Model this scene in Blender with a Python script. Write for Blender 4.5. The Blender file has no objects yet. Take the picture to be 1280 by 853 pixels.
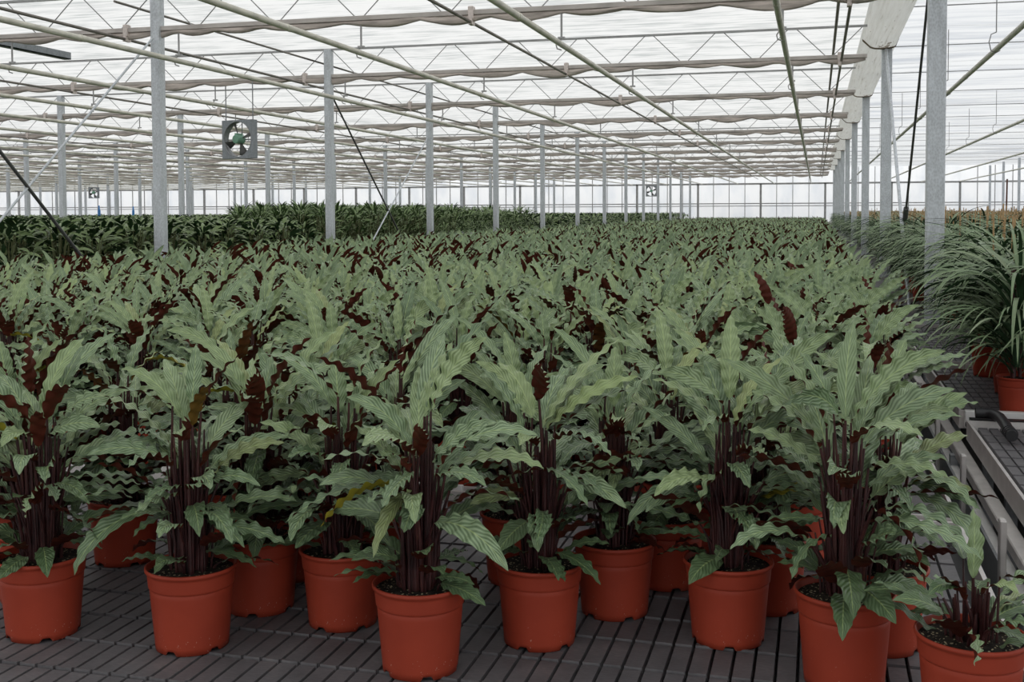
import bpy, math, random
import numpy as np
from math import pi, sin, cos, radians

C = bpy.context.scene.collection
SC = bpy.context.scene

# ------------------------------------------------------------------ camera, sky, exposure
cam = bpy.data.cameras.new('camera')
cam.sensor_width = 36.0
cam.lens = 36.0 * 1413.4 / 1280
cam.shift_y = -(426.5 - 325.4) / 1280
cam.clip_start = 0.05
cam.clip_end = 400
camo = bpy.data.objects.new('camera', cam)
C.objects.link(camo)
from mathutils import Matrix, Vector
camo.matrix_world = Matrix.Translation((0, 0, 1.0)) @ Matrix.Rotation(0.263, 4, 'Z') @ Matrix.Rotation(pi / 2 - 0.0423, 4, 'X') @ Matrix.Rotation(-0.0041, 4, 'Z')
SC.camera = camo

world = bpy.data.worlds.new('overcast_sky')
SC.world = world
world.use_nodes = True
bg = world.node_tree.nodes['Background']
bg.inputs[0].default_value = (0.985, 0.99, 1.0, 1)
bg.inputs[1].default_value = 1.32

SC.view_settings.view_transform = 'Standard'
SC.view_settings.look = 'None'
SC.view_settings.gamma = 1
SC.view_settings.use_curve_mapping = False
SC.view_settings.exposure = 0.0
SC.cycles.max_bounces = 8
SC.cycles.diffuse_bounces = 4
SC.cycles.transparent_max_bounces = 12

# ------------------------------------------------------------------ materials
def lin(r, g, b):
    f = lambda v: (v / 255 / 12.92) if v / 255 <= 0.04045 else ((v / 255 + 0.055) / 1.055) ** 2.4
    return (f(r), f(g), f(b), 1)

class NT:
    """small helper for node trees"""
    def __init__(s, name):
        s.m = bpy.data.materials.new(name)
        s.m.use_nodes = True
        s.t = s.m.node_tree
        s.t.nodes.clear()
        s.out = s.t.nodes.new('ShaderNodeOutputMaterial')
    def n(s, typ, ins=None, **kw):
        nd = s.t.nodes.new(typ)
        for k, v in kw.items():
            setattr(nd, k, v)
        for k, v in (ins or {}).items():
            s.set(nd.inputs[k], v)
        return nd
    def set(s, sock, v):
        if isinstance(v, bpy.types.NodeSocket):
            s.t.links.new(v, sock)
        else:
            sock.default_value = v
    def math(s, op, a, b=0.0, c=None):
        nd = s.t.nodes.new('ShaderNodeMath'); nd.operation = op
        s.set(nd.inputs[0], a); s.set(nd.inputs[1], b)
        if c is not None: s.set(nd.inputs[2], c)
        return nd.outputs[0]
    def mix(s, f, a, b, blend='MIX'):
        nd = s.t.nodes.new('ShaderNodeMix'); nd.data_type = 'RGBA'; nd.blend_type = blend
        s.set(nd.inputs[0], f); s.set(nd.inputs[6], a); s.set(nd.inputs[7], b)
        return nd.outputs[2]
    def ramp(s, f, stops):
        nd = s.t.nodes.new('ShaderNodeValToRGB')
        el = nd.color_ramp.elements
        while len(el) < len(stops): el.new(0.5)
        for e, (p, c) in zip(el, stops):
            e.position = p; e.color = c if len(c) == 4 else (*c, 1)
        s.set(nd.inputs[0], f)
        return nd.outputs[0]
    def coord(s, which='Object', scale=(1, 1, 1), loc=(0, 0, 0)):
        tc = s.t.nodes.new('ShaderNodeTexCoord')
        mp = s.t.nodes.new('ShaderNodeMapping')
        mp.inputs['Scale'].default_value = scale
        mp.inputs['Location'].default_value = loc
        s.t.links.new(tc.outputs[which], mp.inputs[0])
        return mp.outputs[0]
    def noise(s, vec, scale, detail=3, rough=0.55):
        nd = s.t.nodes.new('ShaderNodeTexNoise')
        s.t.links.new(vec, nd.inputs['Vector'])
        nd.inputs['Scale'].default_value = scale
        nd.inputs['Detail'].default_value = detail
        nd.inputs['Roughness'].default_value = rough
        return nd.outputs[0]
    def bsdf(s, col, rough=0.6, metal=0.0, spec=0.5, normal=None):
        nd = s.t.nodes.new('ShaderNodeBsdfPrincipled')
        s.set(nd.inputs['Base Color'], col); s.set(nd.inputs['Roughness'], rough)
        nd.inputs['Metallic'].default_value = metal
        nd.inputs['Specular IOR Level'].default_value = spec
        if normal is not None: s.set(nd.inputs['Normal'], normal)
        return nd.outputs[0]
    def bump(s, h, strength=0.3, dist=0.01):
        nd = s.t.nodes.new('ShaderNodeBump')
        nd.inputs['Strength'].default_value = strength; nd.inputs['Distance'].default_value = dist
        s.set(nd.inputs['Height'], h)
        return nd.outputs[0]
    def done(s, sh):
        s.t.links.new(sh, s.out.inputs[0])
        return s.m

def plain(name, c, rough=0.6, metal=0.0, var=0.15, scale=8.0, spec=0.5, stretch=(1, 1, 1)):
    k = NT(name)
    v = k.coord('Object', stretch)
    nz = k.noise(v, scale, 4)
    lo = tuple(x * (1 - var) for x in c[:3]) + (1,)
    hi = tuple(min(1, x * (1 + var)) for x in c[:3]) + (1,)
    return k.done(k.bsdf(k.ramp(nz, [(0.3, lo), (0.7, hi)]), rough, metal, spec))

def leaf_material(name, dark, light, young, yellow, back, veins=20.0, rough=0.4, contrast=1.0):
    """two different faces: the green upper side with lateral veins, the coloured underside"""
    k = NT(name)
    uv = k.n('ShaderNodeUVMap', uv_map='uv')
    sp = k.n('ShaderNodeSeparateXYZ', {0: uv.outputs[0]})
    at = k.n('ShaderNodeVertexColor', layer_name='tint')
    tn = k.n('ShaderNodeSeparateColor', {0: at.outputs[0]})
    a = k.math('ABSOLUTE', k.math('SUBTRACT', sp.outputs[0], 0.5))
    ph = k.math('SUBTRACT', k.math('MULTIPLY', sp.outputs[1], veins), k.math('MULTIPLY', a, 6.0))
    st = k.math('MULTIPLY_ADD', k.math('SINE', k.math('MULTIPLY', ph, 6.2832)), 0.5, 0.5)
    nz = k.noise(k.coord('Object'), 30, 3)
    st = k.math('ADD', k.math('MULTIPLY', st, 0.55 * contrast), k.math('MULTIPLY', nz, 0.35))
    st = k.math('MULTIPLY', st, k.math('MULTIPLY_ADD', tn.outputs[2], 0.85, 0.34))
    col = k.mix(st, dark, light)
    col = k.mix(k.math('MULTIPLY', tn.outputs[0], 0.75), col, k.mix(st, tuple(x * .75 for x in young[:3]) + (1,), young))
    col = k.mix(tn.outputs[1], col, yellow)
    rib = k.math('LESS_THAN', a, 0.028)
    col = k.mix(k.math('MULTIPLY', rib, 0.55), col, young)
    g = k.n('ShaderNodeNewGeometry')
    bn = k.bump(k.math('SINE', k.math('MULTIPLY', ph, 6.2832)), 0.32, 0.004)
    front = k.bsdf(col, rough, 0, 0.5, bn)
    bcol = k.mix(k.math('MAXIMUM', tn.outputs[2], 0.0), tuple(x * 0.6 for x in back[:3]) + (1,), back)
    bcol = k.mix(tn.outputs[1], bcol, yellow)
    rear = k.bsdf(bcol, 0.6, 0, 0.18)
    mx = k.n('ShaderNodeMixShader', {0: g.outputs['Backfacing'], 1: front, 2: rear})
    return k.done(mx.outputs[0])

M = {}
M['calathea_leaf'] = leaf_material('calathea_leaf', (0.066, 0.122, 0.047, 1), (0.375, 0.490, 0.290, 1), (0.42, 0.53, 0.22, 1),
                                   (0.33, 0.29, 0.03, 1), (0.100, 0.021, 0.012, 1), veins=11.0, rough=0.34)
M['dark_leaf'] = leaf_material('dark_leaf', (0.085, 0.135, 0.042, 1), (0.25, 0.34, 0.12, 1), (0.11, 0.20, 0.06, 1),
                               (0.22, 0.2, 0.05, 1), (0.035, 0.075, 0.03, 1), veins=8.0, rough=0.35)
M['pale_leaf'] = leaf_material('pale_leaf', (0.09, 0.16, 0.05, 1), (0.25, 0.35, 0.13, 1), (0.24, 0.34, 0.13, 1),
                               (0.3, 0.3, 0.1, 1), (0.08, 0.14, 0.05, 1), veins=8.0, rough=0.45)
M['strap_leaf'] = leaf_material('strap_leaf', (0.11, 0.185, 0.078, 1), (0.28, 0.38, 0.20, 1), (0.40, 0.44, 0.30, 1),
                                (0.45, 0.32, 0.17, 1), (0.045, 0.095, 0.045, 1), veins=3.0, rough=0.38)

k = NT('maroon_stem')
nz = k.noise(k.coord('Object', (20, 20, 3)), 3, 3)
M['stem'] = k.done(k.bsdf(k.ramp(nz, [(0.3, (0.020, 0.006, 0.007, 1)), (0.6, (0.065, 0.016, 0.016, 1)), (0.85, (0.14, 0.06, 0.04, 1))]), 0.5))
M['green_stem'] = plain('green_stem', (0.10, 0.11, 0.04, 1), 0.6)
k = NT('terracotta_plastic')
v = k.coord('Object')
nz = k.noise(v, 6, 4)
sp = k.n('ShaderNodeSeparateXYZ', {0: v})
oi = k.n('ShaderNodeObjectInfo')
specks = k.math('GREATER_THAN', k.noise(v, 160, 2, 0.6), 0.69)
low = k.n('ShaderNodeMapRange', {0: sp.outputs[2], 1: 0.0, 2: 0.075, 3: 0.8, 4: 0.0}).outputs[0]
mask = k.math('MULTIPLY', specks, k.math('MULTIPLY', low, k.math('GREATER_THAN', k.noise(v, 14, 2), 0.5)))
col = k.ramp(nz, [(0.3, (0.33, 0.046, 0.023, 1)), (0.7, (0.42, 0.061, 0.030, 1))])
col = k.mix(oi.outputs['Random'], col, k.mix(1.0, col, (0.84, 0.82, 0.82, 1), 'MULTIPLY'))
col = k.mix(mask, col, (0.62, 0.45, 0.36, 1))
M['terracotta'] = k.done(k.bsdf(col, 0.5, 0, 0.25))
k = NT('potting_soil')
v = k.coord('Object')
sk = k.n('ShaderNodeTexVoronoi', {'Vector': v, 'Scale': 120.0})
d = k.math('LESS_THAN', sk.outputs['Distance'], 0.30)
pick = k.math('GREATER_THAN', k.noise(v, 90, 2), 0.47)
col = k.mix(k.math('MULTIPLY', d, pick), k.ramp(k.noise(v, 60, 4), [(0.3, (0.008, 0.006, 0.005, 1)), (0.7, (0.05, 0.04, 0.03, 1))]), (0.45, 0.38, 0.24, 1))
M['soil'] = k.done(k.bsdf(col, 0.9, 0, 0.2, k.bump(k.noise(v, 120, 4), 0.8, 0.006)))

def galv(name, c, rough=0.5):
    k = NT(name)
    v = k.coord('Object', (1, 1, 0.25))
    vo = k.n('ShaderNodeTexVoronoi', {'Vector': k.coord('Object', (1, 1, .6)), 'Scale': 70.0})
    h = k.math('ADD', k.math('MULTIPLY', k.noise(v, 14, 4), 0.7), k.math('MULTIPLY', vo.outputs['Distance'], 0.4))
    col = k.ramp(h, [(0.25, tuple(x * .72 for x in c) + (1,)), (0.75, tuple(min(1, x * 1.2) for x in c) + (1,))])
    return k.done(k.bsdf(col, rough, 0.25, 0.5))
M['galv'] = galv('galvanised_steel', (0.56, 0.59, 0.62))
M['galv_dark'] = galv('weathered_galvanised_steel', (0.26, 0.27, 0.28))
M['alu'] = plain('mill_aluminium', (0.60, 0.57, 0.55, 1), 0.45, 0.35, 0.12, 12)
M['alu_bright'] = plain('bright_aluminium', (0.80, 0.79, 0.77, 1), 0.4, 0.1, 0.08, 12)
M['pipe'] = plain('painted_pipe', (0.62, 0.60, 0.52, 1), 0.45, 0.1, 0.18, 5)
M['chord'] = plain('steel_chord', (0.50, 0.46, 0.43, 1), 0.5, 0.2, 0.2, 3)
M['lattice'] = plain('lattice_steel', (0.36, 0.36, 0.36, 1), 0.5, 0.2, 0.15, 6)
M['rod'] = plain('drive_rod_steel', (0.22, 0.20, 0.18, 1), 0.5, 0.3, 0.2, 6)
M['bracket'] = plain('white_plastic_bracket', (0.68, 0.60, 0.56, 1), 0.5, 0, 0.2, 20)
M['curtain'] = plain('shade_cloth_fold', (0.50, 0.44, 0.40, 1), 0.85, 0, 0.35, 5, 0.2, (0.6, 6, 6))
M['cable_dark'] = plain('dark_brace_steel', (0.09, 0.09, 0.09, 1), 0.5, 0.3)
M['fan_grey'] = galv('fan_housing_steel', (0.25, 0.27, 0.29))
M['fan_blade'] = plain('fan_blade_grey', (0.09, 0.09, 0.085, 1), 0.5, 0.2)
M['fan_motor'] = plain('fan_motor_green', (0.17, 0.34, 0.24, 1), 0.5)
M['concrete'] = plain('dark_concrete', (0.060, 0.054, 0.050, 1), 0.9, 0, 0.4, 4)
M['rubber'] = plain('black_rubber', (0.018, 0.018, 0.020, 1), 0.45, 0, 0.2, 20)
M['bamboo'] = plain('bamboo_cane', (0.42, 0.27, 0.13, 1), 0.6, 0, 0.25, 9, 0.4, (1, 1, 3))
M['rust'] = plain('rusty_rod', (0.12, 0.055, 0.04, 1), 0.7)
M['blue'] = plain('blue_plastic', (0.05, 0.22, 0.55, 1), 0.5)

k = NT('black_grid_mat')
v = k.coord('Object')
nz = k.noise(v, 9, 5)
nz2 = k.noise(k.coord('Object', (1, 3, 1)), 60, 3)
col = k.ramp(k.math('ADD', k.math('MULTIPLY', nz, 0.6), k.math('MULTIPLY', nz2, 0.4)), [(0.3, (0.085, 0.081, 0.085, 1)), (0.55, (0.140, 0.133, 0.139, 1)), (0.75, (0.215, 0.195, 0.193, 1))])
M['mat'] = k.done(k.bsdf(col, 0.55, 0, 0.45, k.bump(nz2, 0.25, 0.003)))
M['mat_base'] = plain('black_mat_groove', (0.008, 0.008, 0.009, 1), 0.7)

def cloth(name, streak, light, dark, scale=1.0, thr=0.2):
    k = NT(name)
    v1 = k.coord('Object', streak)
    v2 = k.coord('Object', (streak[0] * 2.2, streak[1] * 0.6, 1))
    n1 = k.noise(v1, 1.0 * scale, 6, 0.62)
    n2 = k.noise(v2, 0.6 * scale, 3)
    h = k.math('ADD', k.math('MULTIPLY', n1, 0.65), k.math('MULTIPLY', n2, 0.35))
    col = k.ramp(h, [(0.36, dark), (0.53, light)])
    tr = k.n('ShaderNodeBsdfTranslucent', {'Color': col})
    tp = k.n('ShaderNodeBsdfTransparent', {'Color': col})
    df = k.n('ShaderNodeBsdfDiffuse', {'Color': col})
    m1 = k.n('ShaderNodeMixShader', {0: thr, 1: tr.outputs[0], 2: tp.outputs[0]})
    m2 = k.n('ShaderNodeMixShader', {0: 0.12, 1: m1.outputs[0], 2: df.outputs[0]})
    return k.done(m2.outputs[0])
M['roof_cloth'] = cloth('whitewashed_roof_cloth', (0.7, 7.0, 1), (0.80, 0.80, 0.785, 1), (0.50, 0.52, 0.51, 1), 1.6)
M['screen_cloth'] = cloth('white_energy_screen', (0.25, 2.4, 1), (0.78, 0.79, 0.79, 1), (0.54, 0.565, 0.60, 1), 1.1)
M['pane'] = cloth('whitewashed_pane', (1, 1, 0.4), (0.96, 0.965, 0.965, 1), (0.86, 0.88, 0.90, 1), 0.8)
k = NT('white_gutter_paint')
v = k.coord('Object')
nz = k.noise(k.coord('Object', (9, 0.35, 9)), 2.6, 6, .65)
col = k.ramp(nz, [(0.24, (0.30, 0.26, 0.20, 1)), (0.40, (0.74, 0.73, 0.69, 1)), (0.7, (0.84, 0.84, 0.81, 1))])
sp = k.n('ShaderNodeSeparateXYZ', {0: v})
d = k.math('FRACT', k.math('DIVIDE', k.math('SUBTRACT', sp.outputs[1], 10.2 - 72.2), 7.22))
near = k.n('ShaderNodeMapRange', {0: d, 1: 0.88, 2: 1.0, 3: 0.0, 4: 1.0}).outputs[0]
side = k.n('ShaderNodeMapRange', {0: k.math('ABSOLUTE', k.math('SUBTRACT', sp.outputs[0], 0.95)), 1: 0.02, 2: 0.16, 3: 1.0, 4: 0.0}).outputs[0]
blot = k.math('GREATER_THAN', k.math('ADD', k.noise(k.coord('Object', (14, 2.5, 14)), 1.6, 5), k.math('MULTIPLY', k.math('MULTIPLY', near, side), 0.30)), 0.70)
col = k.mix(k.math('MULTIPLY', blot, 0.8), col, (0.16, 0.12, 0.08, 1))
tr = k.n('ShaderNodeBsdfTranslucent', {'Color': col})
M['gutter'] = k.done(k.n('ShaderNodeMixShader', {0: 0.78, 1: k.bsdf(col, 0.5), 2: tr.outputs[0]}).outputs[0])
M['joint'] = plain('stained_gutter_joint', (0.20, 0.15, 0.10, 1), 0.7, 0, 0.7, 9)

# ------------------------------------------------------------------ mesh helpers
class MB:
    def __init__(s): s.v = []; s.f = []; s.s = []
    def add(s, V, F, smooth=False):
        o = len(s.v); s.v += [tuple(p) for p in V]
        s.f += [tuple(i + o for i in q) for q in F]; s.s += [smooth] * len(F)
    def box(s, x0, x1, y0, y1, z0, z1, b=0.0):
        if b <= 0:
            V = [(x, y, z) for z in (z0, z1) for y in (y0, y1) for x in (x0, x1)]
            s.add(V, [(0, 2, 3, 1), (4, 5, 7, 6), (0, 1, 5, 4), (2, 6, 7, 3), (0, 4, 6, 2), (1, 3, 7, 5)]); return
        V = []
        for zz, i in ((z0, b), (z0 + b, 0), (z1 - b, 0), (z1, b)):
            a0, a1, c0, c1 = x0 + i, x1 - i, y0 + i, y1 - i
            j = b
            V += [(a0 + j, c0, zz), (a1 - j, c0, zz), (a1, c0 + j, zz), (a1, c1 - j, zz), (a1 - j, c1, zz), (a0 + j, c1, zz), (a0, c1 - j, zz), (a0, c0 + j, zz)]
        F = [tuple(range(7, -1, -1)), tuple(range(24, 32))]
        for L in range(3):
            for i in range(8):
                F.append((L * 8 + i, L * 8 + (i + 1) % 8, L * 8 + 8 + (i + 1) % 8, L * 8 + 8 + i))
        s.add(V, F)
    def tube(s, pts, r, n=8, caps=True, smooth=True):
        pts = [np.array(p, float) for p in pts]
        rr = r if isinstance(r, (list, tuple)) else [r] * len(pts)
        V = []; up = np.array([0.0, 0, 1]); prev = None
        for i, p in enumerate(pts):
            t = pts[min(i + 1, len(pts) - 1)] - pts[max(i - 1, 0)]
            t = t / (np.linalg.norm(t) + 1e-12)
            if prev is None:
                a = np.cross(t, up)
                if np.linalg.norm(a) < 1e-3: a = np.cross(t, [0, 1.0, 0])
            else:
                a = prev - t * np.dot(prev, t)
            a /= np.linalg.norm(a); prev = a
            b = np.cross(t, a)
            for j in range(n):
                w = 2 * pi * j / n
                V.append(p + rr[i] * (cos(w) * a + sin(w) * b))
        F = [(i * n + j, i * n + (j + 1) % n, (i + 1) * n + (j + 1) % n, (i + 1) * n + j) for i in range(len(pts) - 1) for j in range(n)]
        s.add(V, F, smooth)
        if caps:
            e = (len(pts) - 1) * n
            s.add(V[:n], [tuple(range(n - 1, -1, -1))]); s.add(V[e:], [tuple(range(n))])
    def lathe(s, prof, n=48, centre=(0, 0, 0), smooth=True, zfun=None, closed=False):
        V = []
        for (r, z) in prof:
            for j in range(n):
                w = 2 * pi * j / n
                zz = z if zfun is None else zfun(r, z, w)
                V.append((centre[0] + r * cos(w), centre[1] + r * sin(w), centre[2] + zz))
        F = [(i * n + j, i * n + (j + 1) % n, (i + 1) * n + (j + 1) % n, (i + 1) * n + j) for i in range(len(prof) - 1) for j in range(n)]
        s.add(V, F, smooth)
    def mesh(s, name, mats):
        me = bpy.data.meshes.new(name)
        me.from_pydata(s.v, [], s.f)
        me.polygons.foreach_set('use_smooth', s.s)
        for m in (mats if isinstance(mats, list) else [mats]): me.materials.append(m)
        me.update()
        return me
    def build(s, name, mat, parent=None, **tags):
        return put(name, s.mesh(name, mat), parent, **tags)

def put(name, me, parent=None, **tags):
    o = bpy.data.objects.new(name, me)
    C.objects.link(o)
    if parent is not None: o.parent = parent
    for a, b in tags.items(): o[a] = b
    return o
def thing(name, label, category, loc=(0, 0, 0), rz=0.0, group=None):
    o = bpy.data.objects.new(name, None)
    C.objects.link(o)
    o.empty_display_size = 0.1
    o.location = loc; o.rotation_euler = (0, 0, rz)
    o['label'] = label; o['category'] = category
    if group: o['group'] = group
    return o
def struct(o): o['kind'] = 'structure'; return o
def copy_tree(root, loc, rz=0.0, label=None, group=None, scale=None):
    r = root.copy(); C.objects.link(r)
    r.location = loc; r.rotation_euler = (0, 0, rz)
    if scale is not None: r.scale = scale
    if label: r['label'] = label
    if group: r['group'] = group
    elif 'group' in r: del r['group']
    for ch in list(root.children):
        c = ch.copy(); C.objects.link(c); c.parent = r
        for g in list(ch.children):
            d = g.copy(); C.objects.link(d); d.parent = c
    return r
ORD = ['nearest', 'second', 'third', 'fourth', 'fifth', 'sixth', 'seventh', 'eighth', 'ninth', 'tenth', 'eleventh', 'twelfth', 'thirteenth', 'fourteenth', 'fifteenth']

# ------------------------------------------------------------------ leaves
class Leaves:
    """collects leaf blades as numpy grids into one foliage mesh"""
    def __init__(s): s.V = []; s.F = []; s.U = []; s.T = []; s.n = 0
    def leaf(s, base, az, el, L, W, arch=0.6, roll=0.0, wave=0.0, nw=8, ph=0.0, nl=12, nu=4, fold=0.15, tint=(0, 0, .5), sway=0.0, shape='lance', tipdrop=0.0):
        t = np.linspace(0, 1, nl + 1)
        e = el - arch * t ** 1.3 - tipdrop * t ** 4
        a = az + sway * t
        T = np.stack([np.cos(a) * np.cos(e), np.sin(a) * np.cos(e), np.sin(e)], 1)
        step = T * (L / nl)
        P = np.zeros((nl + 1, 3)); P[1:] = np.cumsum((step[1:] + step[:-1]) / 2, 0); P += np.array(base)
        S = np.stack([-np.sin(a), np.cos(a), np.zeros_like(a)], 1)
        N = np.cross(T, S)
        r = roll * np.minimum(1, 0.35 + t)
        S2 = S * np.cos(r)[:, None] + N * np.sin(r)[:, None]
        N2 = np.cross(T, S2)
        if shape == 'lance':
            w = np.sin(pi * np.clip(t, 0, 1) ** 0.82) ** 0.75
            w = np.where(t < .02, 0.06, w); w[-1] = 0.015
        elif shape == 'oval':
            w = np.sin(pi * np.clip(t, 0, 1) ** 0.72) ** 0.85; w[0] = .08; w[-1] = 0.02
        else:
            w = np.minimum(1, 0.35 + 2.2 * t) * (1 - t ** 2.2) ** 0.7; w[-1] = 0.02
        w = w * W / 2
        u = np.linspace(-1, 1, nu + 1)
        ww = wave * np.sin(2 * pi * nw * t[:, None] + ph + np.where(u > 0, 1.3, 0.0)[None, :]) * np.abs(u)[None, :] ** 1.4 * (np.minimum(1, w / (W * .2 + 1e-9)))[:, None]
        sc = 1 + (0.06 * np.sin(2 * pi * nw * t + ph + 1.5) if wave > 0 else 0 * t)
        G = P[:, None, :] + S2[:, None, :] * (u[None, :] * (w * sc)[:, None])[:, :, None] + N2[:, None, :] * (ww + fold * np.abs(u)[None, :] * w[:, None])[:, :, None]
        m = nu + 1
        i, j = np.meshgrid(np.arange(nl), np.arange(nu), indexing='ij')
        q = (i * m + j).ravel() + s.n
        F = np.stack([q, q + m, q + m + 1, q + 1], 1)
        s.V.append(G.reshape(-1, 3)); s.F.append(F)
        uu = np.broadcast_to(((u + 1) / 2)[None, :], (nl + 1, m)); vv = np.broadcast_to(t[:, None], (nl + 1, m))
        s.U.append(np.stack([uu.ravel(), vv.ravel()], 1))
        s.T.append(np.broadcast_to(np.array([*tint, 1.0]), (G.shape[0] * m, 4)))
        s.n += G.shape[0] * m
        return P
    def arrays(s):
        return np.concatenate(s.V), np.concatenate(s.F), np.concatenate(s.U), np.concatenate(s.T)

def np_mesh(name, V, F, U, T, mat):
    me = bpy.data.meshes.new(name)
    nv, nf = len(V), len(F)
    me.vertices.add(nv); me.vertices.foreach_set('co', np.ascontiguousarray(V, dtype=np.float32).ravel())
    me.loops.add(nf * 4); me.loops.foreach_set('vertex_index', np.ascontiguousarray(F, dtype=np.int32).ravel())
    me.polygons.add(nf)
    me.polygons.foreach_set('loop_start', np.arange(0, nf * 4, 4, dtype=np.int32))
    me.polygons.foreach_set('use_smooth', np.ones(nf, dtype=bool))
    uv = me.uv_layers.new(name='uv')
    uv.data.foreach_set('uv', np.ascontiguousarray(U[F.ravel()], dtype=np.float32).ravel())
    ca = me.color_attributes.new('tint', 'FLOAT_COLOR', 'POINT')
    ca.data.foreach_set('color', np.ascontiguousarray(T, dtype=np.float32).ravel())
    me.materials.append(mat)
    me.update(calc_edges=True)
    return me

# ------------------------------------------------------------------ setting: ground, roof, end wall
YB = 69.5           # the end wall
S = 4.5             # section length
BAY = 7.95
XR = 0.98           # post row beside the right aisle
XL = -6.97          # post row at the left edge of the bed
YL0, YR0, SR = 11.02, 10.32, 7.22
NB = 7              # bays to the left

g = MB(); g.box(-66, 20, -24, YB + 3, -0.75, -0.6)
struct(g.build('floor', M['concrete']))

def sheet(x0, x1, y0, y1, z, nx, ny, rip):
    m = MB(); rnd = random.Random(5)
    ys = np.linspace(y0, y1, ny); xs = np.linspace(x0, x1, nx)
    V = []
    for y in ys:
        d = rip * (sin(y * 9.1) * .5 + sin(y * 17.3 + 1) * .3 + rnd.uniform(-.3, .3))
        for x in xs: V.append((x, y, z + d + rip * .4 * sin(x * 2.1 + y)))
    F = [(j * nx + i, j * nx + i + 1, (j + 1) * nx + i + 1, (j + 1) * nx + i) for j in range(ny - 1) for i in range(nx - 1)]
    m.add(V, F, True)
    return m
struct(sheet(-66, 0.92, -22, YB, 3.62, 40, 600, .02).build('ceiling_left', M['roof_cloth']))
struct(sheet(0.92, 20, -22, YB, 3.62, 24, 600, .03).build('ceiling_right', M['screen_cloth']))

# end wall: window units between the heavy mullions, each a frame with glazing bars and a pane
n = 0
x = -6.97 - 3.73 * 16
wall_low = MB(); wall_low.box(-66, 20, YB, YB + .12, -0.6, 0.35)
struct(wall_low.build('wall_back', M['alu']))
while x < 18:
    n += 1
    w = 3.73
    fr = MB()
    fr.box(x - .06, x + .06, YB - .06, YB + .06, 0.35, 2.66)
    for k_ in (1, 2, 3): fr.box(x + w * k_ / 4 - .02, x + w * k_ / 4 + .02, YB - .03, YB + .03, 0.35, 3.6)
    fr.box(x, x + w, YB - .06, YB + .06, 2.60, 2.70)
    fr.box(x, x + w, YB - .08, YB - .02, 1.44, 1.50)
    fr.box(x, x + w, YB - .08, YB - .02, 1.30, 1.345)
    f_ = struct(fr.build('window_%d' % n, M['lattice']))
    pn = MB(); pn.box(x, x + w, YB + .06, YB + .07, 0.35, 3.62)
    struct(pn.build('window_pane', M['pane'], f_))
    x += w

# ------------------------------------------------------------------ posts
def post_mesh(w, d, h, name):
    m = MB()
    m.box(-w / 2, w / 2, -d / 2, d / 2, 0, h, 0.006)
    m.box(-w * .9, w * .9, -d * .9, d * .9, 0, 0.012)
    return m.mesh(name, M['galv'])
PM_L = post_mesh(.105, .12, 4.01, 'post'); PM_R = post_mesh(.145, .16, 3.98, 'post')
HB = [-0.6]
for k_ in range(-1, 14):
    if YL0 + k_ * S > YB - .2: continue
    lab = '%s slim galvanised post from the front along the left edge of the calathea bed' % ORD[max(k_, 0)]
    if k_ < 0: lab = 'galvanised post standing out of frame before the row left of the bed'
    o = put('post', PM_L, label=lab, category='post', group='posts along the left edge of the bed'); o.location = (XL, YL0 + k_ * S, -.6)
for k_ in range(0, 9):
    lab = '%s thick galvanised post from the front under the white gutter' % ORD[max(k_, 0)]
    o = put('post', PM_R, label=lab, category='post', group='posts under the white gutter'); o.location = (XR, YR0 + k_ * SR, -.6)
for r in range(1, NB):
    for k_ in range(-1, 13):
        X = XL - BAY * r; Y = YL0 + k_ * S
        if X / Y < -0.84: continue
        rown = {1: 'second', 2: 'third', 3: 'fourth', 4: 'fifth', 5: 'sixth', 6: 'seventh'}[r]
        o = put('post', PM_L, label='slim galvanised post in the %s post row out over the dark plants' % rown, category='post', group='posts of the %s row' % rown)
        o.location = (X, Y, -.6)
for k_ in range(9, 13):
    o = put('post', PM_L, label='pale slim post far off beyond the long-leaved plants by the end wall', category='post', group='far posts behind the long-leaved plants')
    o.location = (XR + BAY, YL0 + k_ * S, -.6)

# ------------------------------------------------------------------ gutter over the right row
gt = thing('gutter', 'long white box gutter running away above the right row of posts', 'gutter', (0, 0, 0))
m = MB()
prof = [(.62, 3.60), (.64, 3.50), (.745, 3.395), (.80, 3.375), (.92, 3.365), (1.04, 3.375), (1.09, 3.395), (1.13, 3.50), (1.14, 3.60)]
ys = np.arange(-1, YB + .1, 1.0)
V = [(a, y, b) for y in ys for (a, b) in prof]; q = len(prof)
F = [(i * q + j, i * q + j + 1, (i + 1) * q + j + 1, (i + 1) * q + j) for i in range(len(ys) - 1) for j in range(q - 1)]
m.add(V, F)
m.build('channel', M['gutter'], gt)
for k_ in range(-1, 9):
    y = YR0 + k_ * SR - .12
    j = MB()
    P2 = [(.92 + (a - .92) * 1.03, b - .012) for (a, b) in prof[1:-1]]
    V = [(a, y + dy, b) for dy in (-.05, .05) for (a, b) in P2]; q2 = len(P2)
    j.add(V, [(i, i + 1, q2 + i + 1, q2 + i) for i in range(q2 - 1)])
    V = [(a, y + dy, b + .02) for dy in (-.035, .035) for (a, b) in P2]
    j.add(V, [(i + 1, i, q2 + i, q2 + i + 1) for i in range(q2 - 1)])
    V = [(a, y + .035 * s_, b + c_) for s_ in (-1, 1) for c_ in (0, .02) for (a, b) in P2]
    for s_ in range(2):
        o_ = s_ * 2 * q2
        j.add(V[o_:o_ + 2 * q2], [(i, i + 1, q2 + i + 1, q2 + i) for i in range(q2 - 1)])
    j.build('joint_band', M['joint'], gt)

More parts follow.
